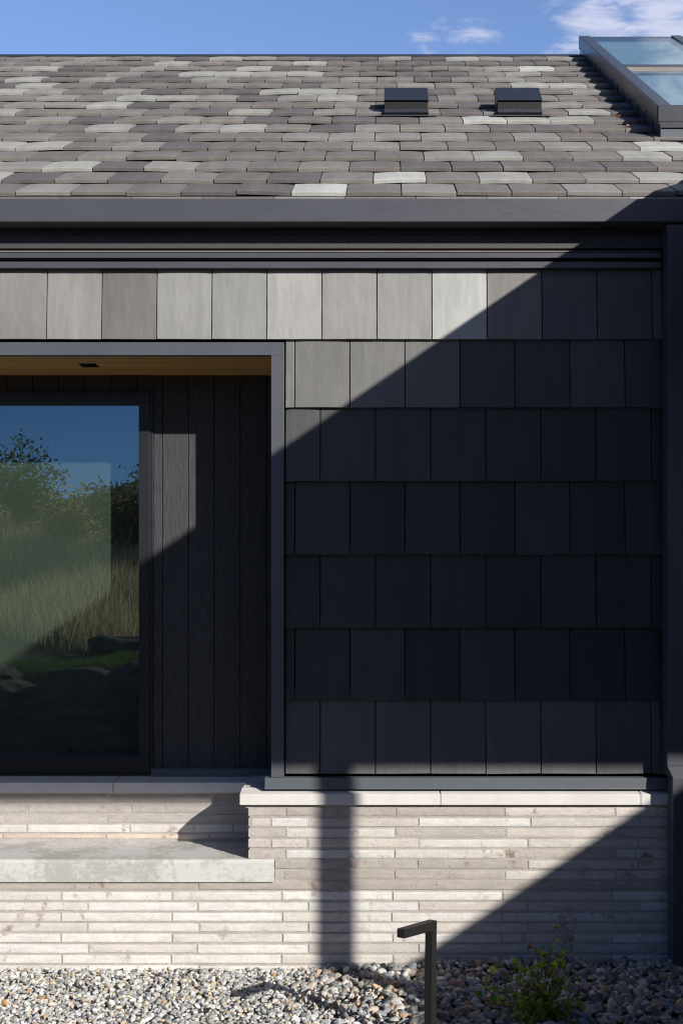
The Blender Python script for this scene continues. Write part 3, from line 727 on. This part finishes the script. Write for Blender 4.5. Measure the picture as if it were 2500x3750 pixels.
# unseen sloping wall, added to throw the slanted shadow across the low brick
caster = MB(); yq0, yq1 = -6.34, -6.14
def src(px, py, y=YB):
    X, Z = gx(px, y), gz(py, y); d = (y-yq1); return X+TX*d, Z+TZ*d+.045
p1, p2 = src(1620, 3475), src(2352, 2980)
m_ = (p2[1]-p1[1])/(p2[0]-p1[0]); xa_ = p1[0]-(p1[1]-.3)/m_; xb_ = 6.54
za1 = .3; zb1_ = p1[1]+m_*(xb_-p1[0])
caster.add([(xa_, yq1, 0), (xb_, yq1, 0), (xb_, yq1, zb1_), (xa_, yq1, za1), (xa_, yq0, 0), (xb_, yq0, 0), (xb_, yq0, zb1_), (xa_, yq0, za1)],
        [(0, 3, 2, 1), (4, 5, 6, 7), (3, 7, 6, 2), (0, 4, 7, 3), (1, 2, 6, 5), (0, 1, 5, 4)])
tag(caster.build('shadow_wall', M['dark_metal']), 'unseen wall with a sloping top, added to cast the slanted shadow', 'wall')

# ------------------------------------------------------------------ path light
pl = empty('path_light', (gx(1575, -1.65), -1.65*KY, 0)); tag(pl, 'dark square tube path light shaped like a hook standing in the gravel', 'path light')
s2 = .0385/2; ang = R(33)
ztop = CAMZ-(3372-2230)/F*(8.7-1.65); H = ztop-.0
def rotz(v, a): return (v[0]*math.cos(a)-v[1]*math.sin(a), v[0]*math.sin(a)+v[1]*math.cos(a), v[2])
def orient(mb):
    mb.v = [rotz(v, -ang) for v in mb.v]; mb.v = [(v[0]+.011*(v[2]-.3)*1.0, v[1], v[2]) for v in mb.v]
# local frame: arm runs along -y
q = MB(); q.box(-s2, s2, -s2, s2, -.12, H-2*s2-.0005); orient(q); q.build('post', M['lamp_metal'], pl, bevel=.0015, ky=1)
q = MB(); La = .235; ti = .085
q.prism_x([(s2, H-2*s2), (-s2, H-2*s2), (-s2-La, H-2*s2+La*ti), (-s2-La, H+La*ti), (s2, H)][::-1], -s2-.0004, s2+.0004); orient(q)
q.build('lamp_head', M['lamp_metal'], pl, bevel=.0015, ky=1)
q = MB(); q.box(-s2*.7, s2*.7, -s2-La+.01, -s2-.06, H-2*s2+.004, H-2*s2+.0045); orient(q)

# ------------------------------------------------------------------ shrub
shx, shy = gx(1985, -1.25), -1.25*KY
shrub = empty('shrub', (shx, shy, .03)); tag(shrub, 'small leafy shrub with reddish twigs growing among the river stones', 'shrub')
stm = MB(); lf = MB()
def leaf(p, d, size, c):
    d = Vector(d).normalized(); up = Vector((random.uniform(-.6, .6), random.uniform(-1, .2), random.uniform(.2, 1))).normalized()
    sd_ = d.cross(up).normalized(); n = sd_.cross(d)
    pts = [(0, 0), (.22, .30), (.42, .52), (.52, .36), (.78, .46), (.80, .22), (1.0, 0), (.80, -.22), (.78, -.46), (.52, -.36), (.42, -.52), (.22, -.30)]
    V = [Vector(p)+d*a*size+sd_*b*size*.9+n*(abs(b)*.35-a*a*.12)*size for a, b in pts]
    V.append(Vector(p)+d*.5*size-n*.02*size)
    k = len(pts); lf.add(V, [(i, (i+1) % k, k) for i in range(k)], c)
def leafcol(kind=None):
    r_ = random.random()
    if r_ < .45: c = (.15, .28, .035)
    elif r_ < .78: c = (.30, .45, .05)
    elif r_ < .96: c = (.45, .55, .06)
    else: c = (.26, .12, .05)
    k = random.uniform(.75, 1.25); return tuple(x*k for x in c)
targets = [(.05, .0, .43), (.02, -.03, .36), (.10, .02, .33), (.14, .0, .35), (-.02, .05, .33), (-.13, -.02, .26), (-.17, .03, .24), (-.21, 0, .22), (-.27, -.02, .17), (-.24, .05, .16), (-.19, -.08, .12), (.12, -.03, .22), (.15, .06, .18),
           (-.1, .1, .2), (.05, -.1, .15), (-.08, -.1, .14), (.09, .1, .28), (-.05, 0, .24), (.15, -.06, .10), (-.28, .02, .09), (-.05, -.13, .07), (.07, -.12, .06), (-.12, -.13, .05), (.0, .08, .29)]
for tx_, ty_, tz_ in targets:
    n = 9; pts = []; b0 = Vector((random.uniform(-.02, .02), random.uniform(-.02, .02), -.02)); tg = Vector((tx_, ty_, tz_)); w1 = random.uniform(0, 9)
    for i in range(n):
        t_ = i/(n-1); p = b0.lerp(tg, t_); p.x -= tx_*.25*math.sin(t_*math.pi)*(1 if abs(tx_) > .1 else 0)
        p += Vector((mn.noise(Vector((t_*3, w1, 0))), mn.noise(Vector((t_*3, w1, 5))), mn.noise(Vector((t_*3, w1, 9)))*.5))*.035*t_
        pts.append(p)
    r0 = random.uniform(.0022, .0034); stm.tube([tuple(p) for p in pts], [r0*(1-.65*i/(n-1)) for i in range(n)], 5)
    for i in range(2, n):
        for q_ in range(random.choice([1, 2, 2, 3, 4]) if tz_ > .15 else 5):
            p = pts[i]; d = Vector((random.uniform(-1, 1), random.uniform(-1, 1), random.uniform(-.1, .9))).normalized(); L = random.uniform(.008, .032)
            e = p+d*L; stm.tube([tuple(p), tuple(e)], [.0012, .0007], 4)
            leaf(e, d, random.uniform(.018, .040)*(1 if i < n-1 else .75), leafcol())
leaf((-.235, -.03, .245), (-.2, -.1, .9), .034, (.62, .72, .06)); leaf((-.228, -.03, .24), (-.6, -.1, .5), .028, (.45, .58, .05))  # sunlit leaves: the sun's brightness is put into their colour
leaf((-.13, -.04, .285), (-.3, 0, .8), .032, (.24, .40, .03)); leaf((-.115, -.04, .25), (.3, -.2, .8), .034, (.22, .38, .03)); leaf((-.12, -.04, .235), (-.2, -.2, -.7), .03, (.2, .34, .03))
stm.build('stems', M['bark'], shrub, ky=1); lf.build('foliage', M['leaf'], shrub, ky=1)
# a dead twig and a needle on the gravel
tg_ = MB()
tg_.tube([(gx(1140, -.62), -.62, .03), (gx(1128, -.7), -.70, .05), (gx(1110, -.8), -.80, .038), (gx(1104, -.86), -.86, .026)], [.003, .006, .004, .002], 6)
tag(tg_.build('twig', M['bark']), 'short dark twig lying on the pale crushed gravel', 'twig')

# ------------------------------------------------------------------ what the window mirrors: slope, rocks, grass, oak scrub, far ridge
def hz(x, y):
    d = -11.6-y
    if d < 0: return 0
    z = 1.18*min(1, d/.35)
    z += .078*max(0, d-.5)+.105*max(0, d-8) - .12*max(0, d-24)
    z += .42*mn.noise(Vector((x*.25, y*.25, 1)))*min(1, d/2)+.12*mn.noise(Vector((x*1.1, y*1.1, 4)))
    return z
g = MB(); nx, ny = 130, 90; xs_ = np.linspace(-60, 40, nx); ys_ = np.concatenate([np.linspace(-11.55, -14, 16), np.linspace(-14.6, -90, ny-16)])
g.add([(x, y, hz(x, y)-.05) for y in ys_ for x in xs_], [(j*nx+i, (j+1)*nx+i, (j+1)*nx+i+1, j*nx+i+1) for j in range(ny-1) for i in range(nx-1)])
tag(g.build('hillside', M['hill'], smooth=True), kind='structure')
mt = MB(); n = 160; V = []
for i in range(n):
    x = -1600+i*20; h = 78+34*mn.noise(Vector((x*.0035, 0, 2)))+12*mn.noise(Vector((x*.016, 0, 5))); h -= max(0, abs(x+230)-120)*.02
    V += [(x, -900, -5), (x, -1000, h*.55), (x, -1080, h), (x, -1400, 0)]
mt.add(V, [(i*4+j, i*4+4+j, i*4+5+j, i*4+1+j) for i in range(n-1) for j in range(3)]); tag(mt.build('mountains', M['mount'], smooth=True), kind='structure')

def rock(name, loc, size, seed, flat=1.0):
    v, f = ico(4); rs = np.random.default_rng(seed); p = v.copy()
    for j in range(10):
        d = rs.normal(size=3); d /= np.linalg.norm(d); h = rs.uniform(.55, .85); s_ = p@d; p = p-np.outer(np.maximum(s_-h, 0), d)*.92
    out = []
    for q in p:
        q = np.sign(q)*np.abs(q)**.72; q = q*np.array(size); q[:2] = q[:2]*(1+.05*math.sin(q[2]*22+seed)+.03*math.sin(q[2]*47))          # bedding ledges
        k = 1+.10*mn.noise(Vector(q*2.2+seed))+.05*mn.noise(Vector(q*6+seed)); out.append(tuple(q*k))
    m = MB(); m.add(out, [tuple(t_) for t_ in f]); o = m.build(name, M['rock'], smooth=False); o.location = (loc[0], loc[1]*KY, loc[2]); return o
rk = [(-3.0, -11.35, .62, 1.0, .5, .66), (-4.25, -11.4, .55, .78, .55, .64), (-5.6, -11.3, .66, .85, .55, .60), (-7.2, -11.4, .5, .9, .6, .7), (-1.3, -11.4, .6, .8, .5, .62), (-4.9, -11.2, .16, .7, .45, .34), (-3.5, -11.15, .15, .8, .45, .32), (-9.0, -11.3, .55, 1.0, .6, .7), (.5, -11.4, .55, 1.0, .6, .65)]
nm = ['fourth', 'broad', 'long', 'blunt', 'short', 'low', 'squat', 'far', 'near']
lab = ['upright boulder behind the broad one at the foot of the slope', 'broad boulder in the middle of the stone edge below the green grass', 'long layered boulder right behind the two low stones', 'blunt tall boulder left of the long layered one',
       'short boulder standing nearest the path in the stone edge', 'low wide stone lying in front of the long boulder', 'squat stone lying in front of the upright boulder', 'big boulder at the far left end of the stone edge', 'big boulder at the near right end of the stone edge']
for i, (x, y, z, a_, b_, c_) in enumerate(rk):
    o = rock('boulder', (x, y, z), (a_, b_, c_), 20+i)
    tag(o, lab[i], 'boulder', 'boulders along the foot of the slope')
o = rock('boulder', (-3.9, -14.2, 1.18), (.8, .7, .5), 77); tag(o, 'rounded grey boulder on the slope above the boulder edge', 'boulder')

def blades(name, n, xr, yr, hr, cols, label, lean=.8, wid=.0028):
    X = rng.uniform(*xr, n); Y = rng.uniform(*yr, n); V = []; Fc = []; C = []
    for i in range(n):
        x, y = X[i], Y[i]
        dens_ = mn.noise(Vector((x*.7, y*.7, 8)))
        if dens_ < -.15 and rng.random() < .8: continue
        z = hz(x, y)-.06; h = rng.uniform(*hr)*(1+.6*dens_); a = rng.uniform(0, 6.28); l = rng.uniform(0, lean)*h; w_ = wid*rng.uniform(.6, 1.5)*(1+h)
        dx, dy = math.cos(a), math.sin(a); n0 = len(V)
        V += [(x-w_, y, z), (x+w_, y, z), (x+dx*l*.35+w_*.7, y+dy*l*.35, z+h*.6), (x+dx*l*.35-w_*.7, y+dy*l*.35, z+h*.6), (x+dx*l, y+dy*l, z+h)]
        Fc += [(n0, n0+1, n0+2, n0+3), (n0+3, n0+2, n0+4)]
        c_ = np.array(cols[rng.integers(0, len(cols))])*rng.uniform(.7, 1.3); C += [tuple(c_)]*5
    m = MB(); m.v = V; m.f = Fc; m.c = C; m.m = [0]*len(Fc); return tag(m.build(name, M['grass_blade']), label, kind='stuff')
blades('dry_grass', 70000, (-14, -1), (-38, -14.5), (.15, .65), [(.30, .235, .12), (.22, .18, .085), (.11, .115, .045), (.40, .33, .19), (.15, .10, .06)], 'tall dry grass covering the slope')
blades('green_grass', 14000, (-7.0, -2), (-14.0, -11.9), (.05, .16), [(.035, .07, .010), (.06, .095, .018), (.05, .055, .02)], 'short green grass behind the boulders', .5, .003)

def scrub(x, y, h, spread, nl, cols, seed, label):
    random.seed(seed); z0_ = hz(x, y)-.1; e = empty('scrub_oak', (x, y*KY, z0_)); tag(e, label, 'tree', 'scrub oaks on the slope')
    tr_ = MB(); lv = MB(); tips = []
    for i in range(13):
        a = random.uniform(0, 6.28); t1 = Vector((math.cos(a)*spread*random.uniform(.2, 1), math.sin(a)*spread*random.uniform(.2, 1), h*random.uniform(.45, 1.0)))
        pts = [Vector((random.uniform(-.2, .2), random.uniform(-.2, .2), 0))]; m_ = 7
        for k in range(1, m_): 
            t_ = k/(m_-1); p = pts[0].lerp(t1, t_); p.z = t1.z*t_**.85; p += Vector((mn.noise(Vector((t_*4, i, seed))), mn.noise(Vector((t_*4, i+9, seed))), 0))*.35*t_; pts.append(p)
        tr_.tube([tuple(p) for p in pts], [.05*(1-.8*k/(m_-1)) for k in range(m_)], 5); tips += pts[2:]
        for b in range(6):
            p = pts[random.randint(2, m_-1)]; q = p+Vector((random.uniform(-.5, .5), random.uniform(-.5, .5), random.uniform(.1, .7)))
            tr_.tube([tuple(p), tuple((p+q)/2+Vector((.05, 0, .03))), tuple(q)], [.016, .011, .005], 4); tips += [q, (p+q)/2]
    for i in range(nl):
        c = random.choice(tips); p = c+Vector((random.gauss(0, .16), random.gauss(0, .16), random.gauss(0, .13))); s_ = random.uniform(.035, .075)
        d = Vector((random.gauss(0, 1), random.gauss(0, 1), random.gauss(0, 1))).normalized(); o_ = d.orthogonal().normalized()
        cc = random.choice(cols); k = random.uniform(.7, 1.3)
        lv.add([p-d*s_, p+o_*s_*.6, p+d*s_, p-o_*s_*.6], [(0, 1, 2, 3)], tuple(v_*k for v_ in cc))
    tr_.build('trunk', M['bark'], e); lv.build('crown', M['leaf'], e)
gcol = [(.035, .06, .015), (.055, .08, .02), (.03, .05, .012), (.09, .085, .02)]
scrub(-9.6, -31.0, 1.75, 1.2, 3400, gcol, 3, 'scrub oak with bare twigs rising above its thin crown')
scrub(-11.4, -32.5, 1.6, 1.4, 3400, gcol, 4, 'bushy scrub oak beside the twiggy one')
scrub(-7.9, -29.0, 1.0, .9, 2000, gcol+[(.35, .22, .03)]*3, 5, 'low scrub oak with yellow autumn leaves')
scrub(-6.2, -28.5, 1.5, 1.2, 4200, gcol+[(.16, .07, .03)], 6, 'dense scrub oak with some rusty leaves')
scrub(-4.2, -29.5, 1.8, 1.4, 4200, gcol, 8, 'tall dense scrub oak nearest the track')
scrub(-14.5, -33.5, 1.8, 1.6, 2600, gcol, 9, 'wide scrub oak at the far end of the thicket')

# three dry leaves lying on the roof tiles beside the skylight
lv_ = [((2256, 427), 'curled orange leaf on the roof tiles close to the skylight cheek'), ((2290, 462), 'small orange leaf lowest down the roof beside the skylight'), ((2102, 479), 'brown leaf lying on the tiles between the roof vent and the skylight')]
for (px, py), lb in lv_:
    k = (py-2230)/-F; y = (zr0-CAMZ+.03-yr0*ez/ex-8.7*k)/(k-ez/ex); x = (px-1410)*(8.7+y)/F
    lf = MB(); leaf((x, y, roofp(y)+.032), (1, .3, .15), .034, (.55, .20, .07)); tag(lf.build('dry_leaf', M['leaf']), lb, 'leaf', 'dry leaves on the roof')
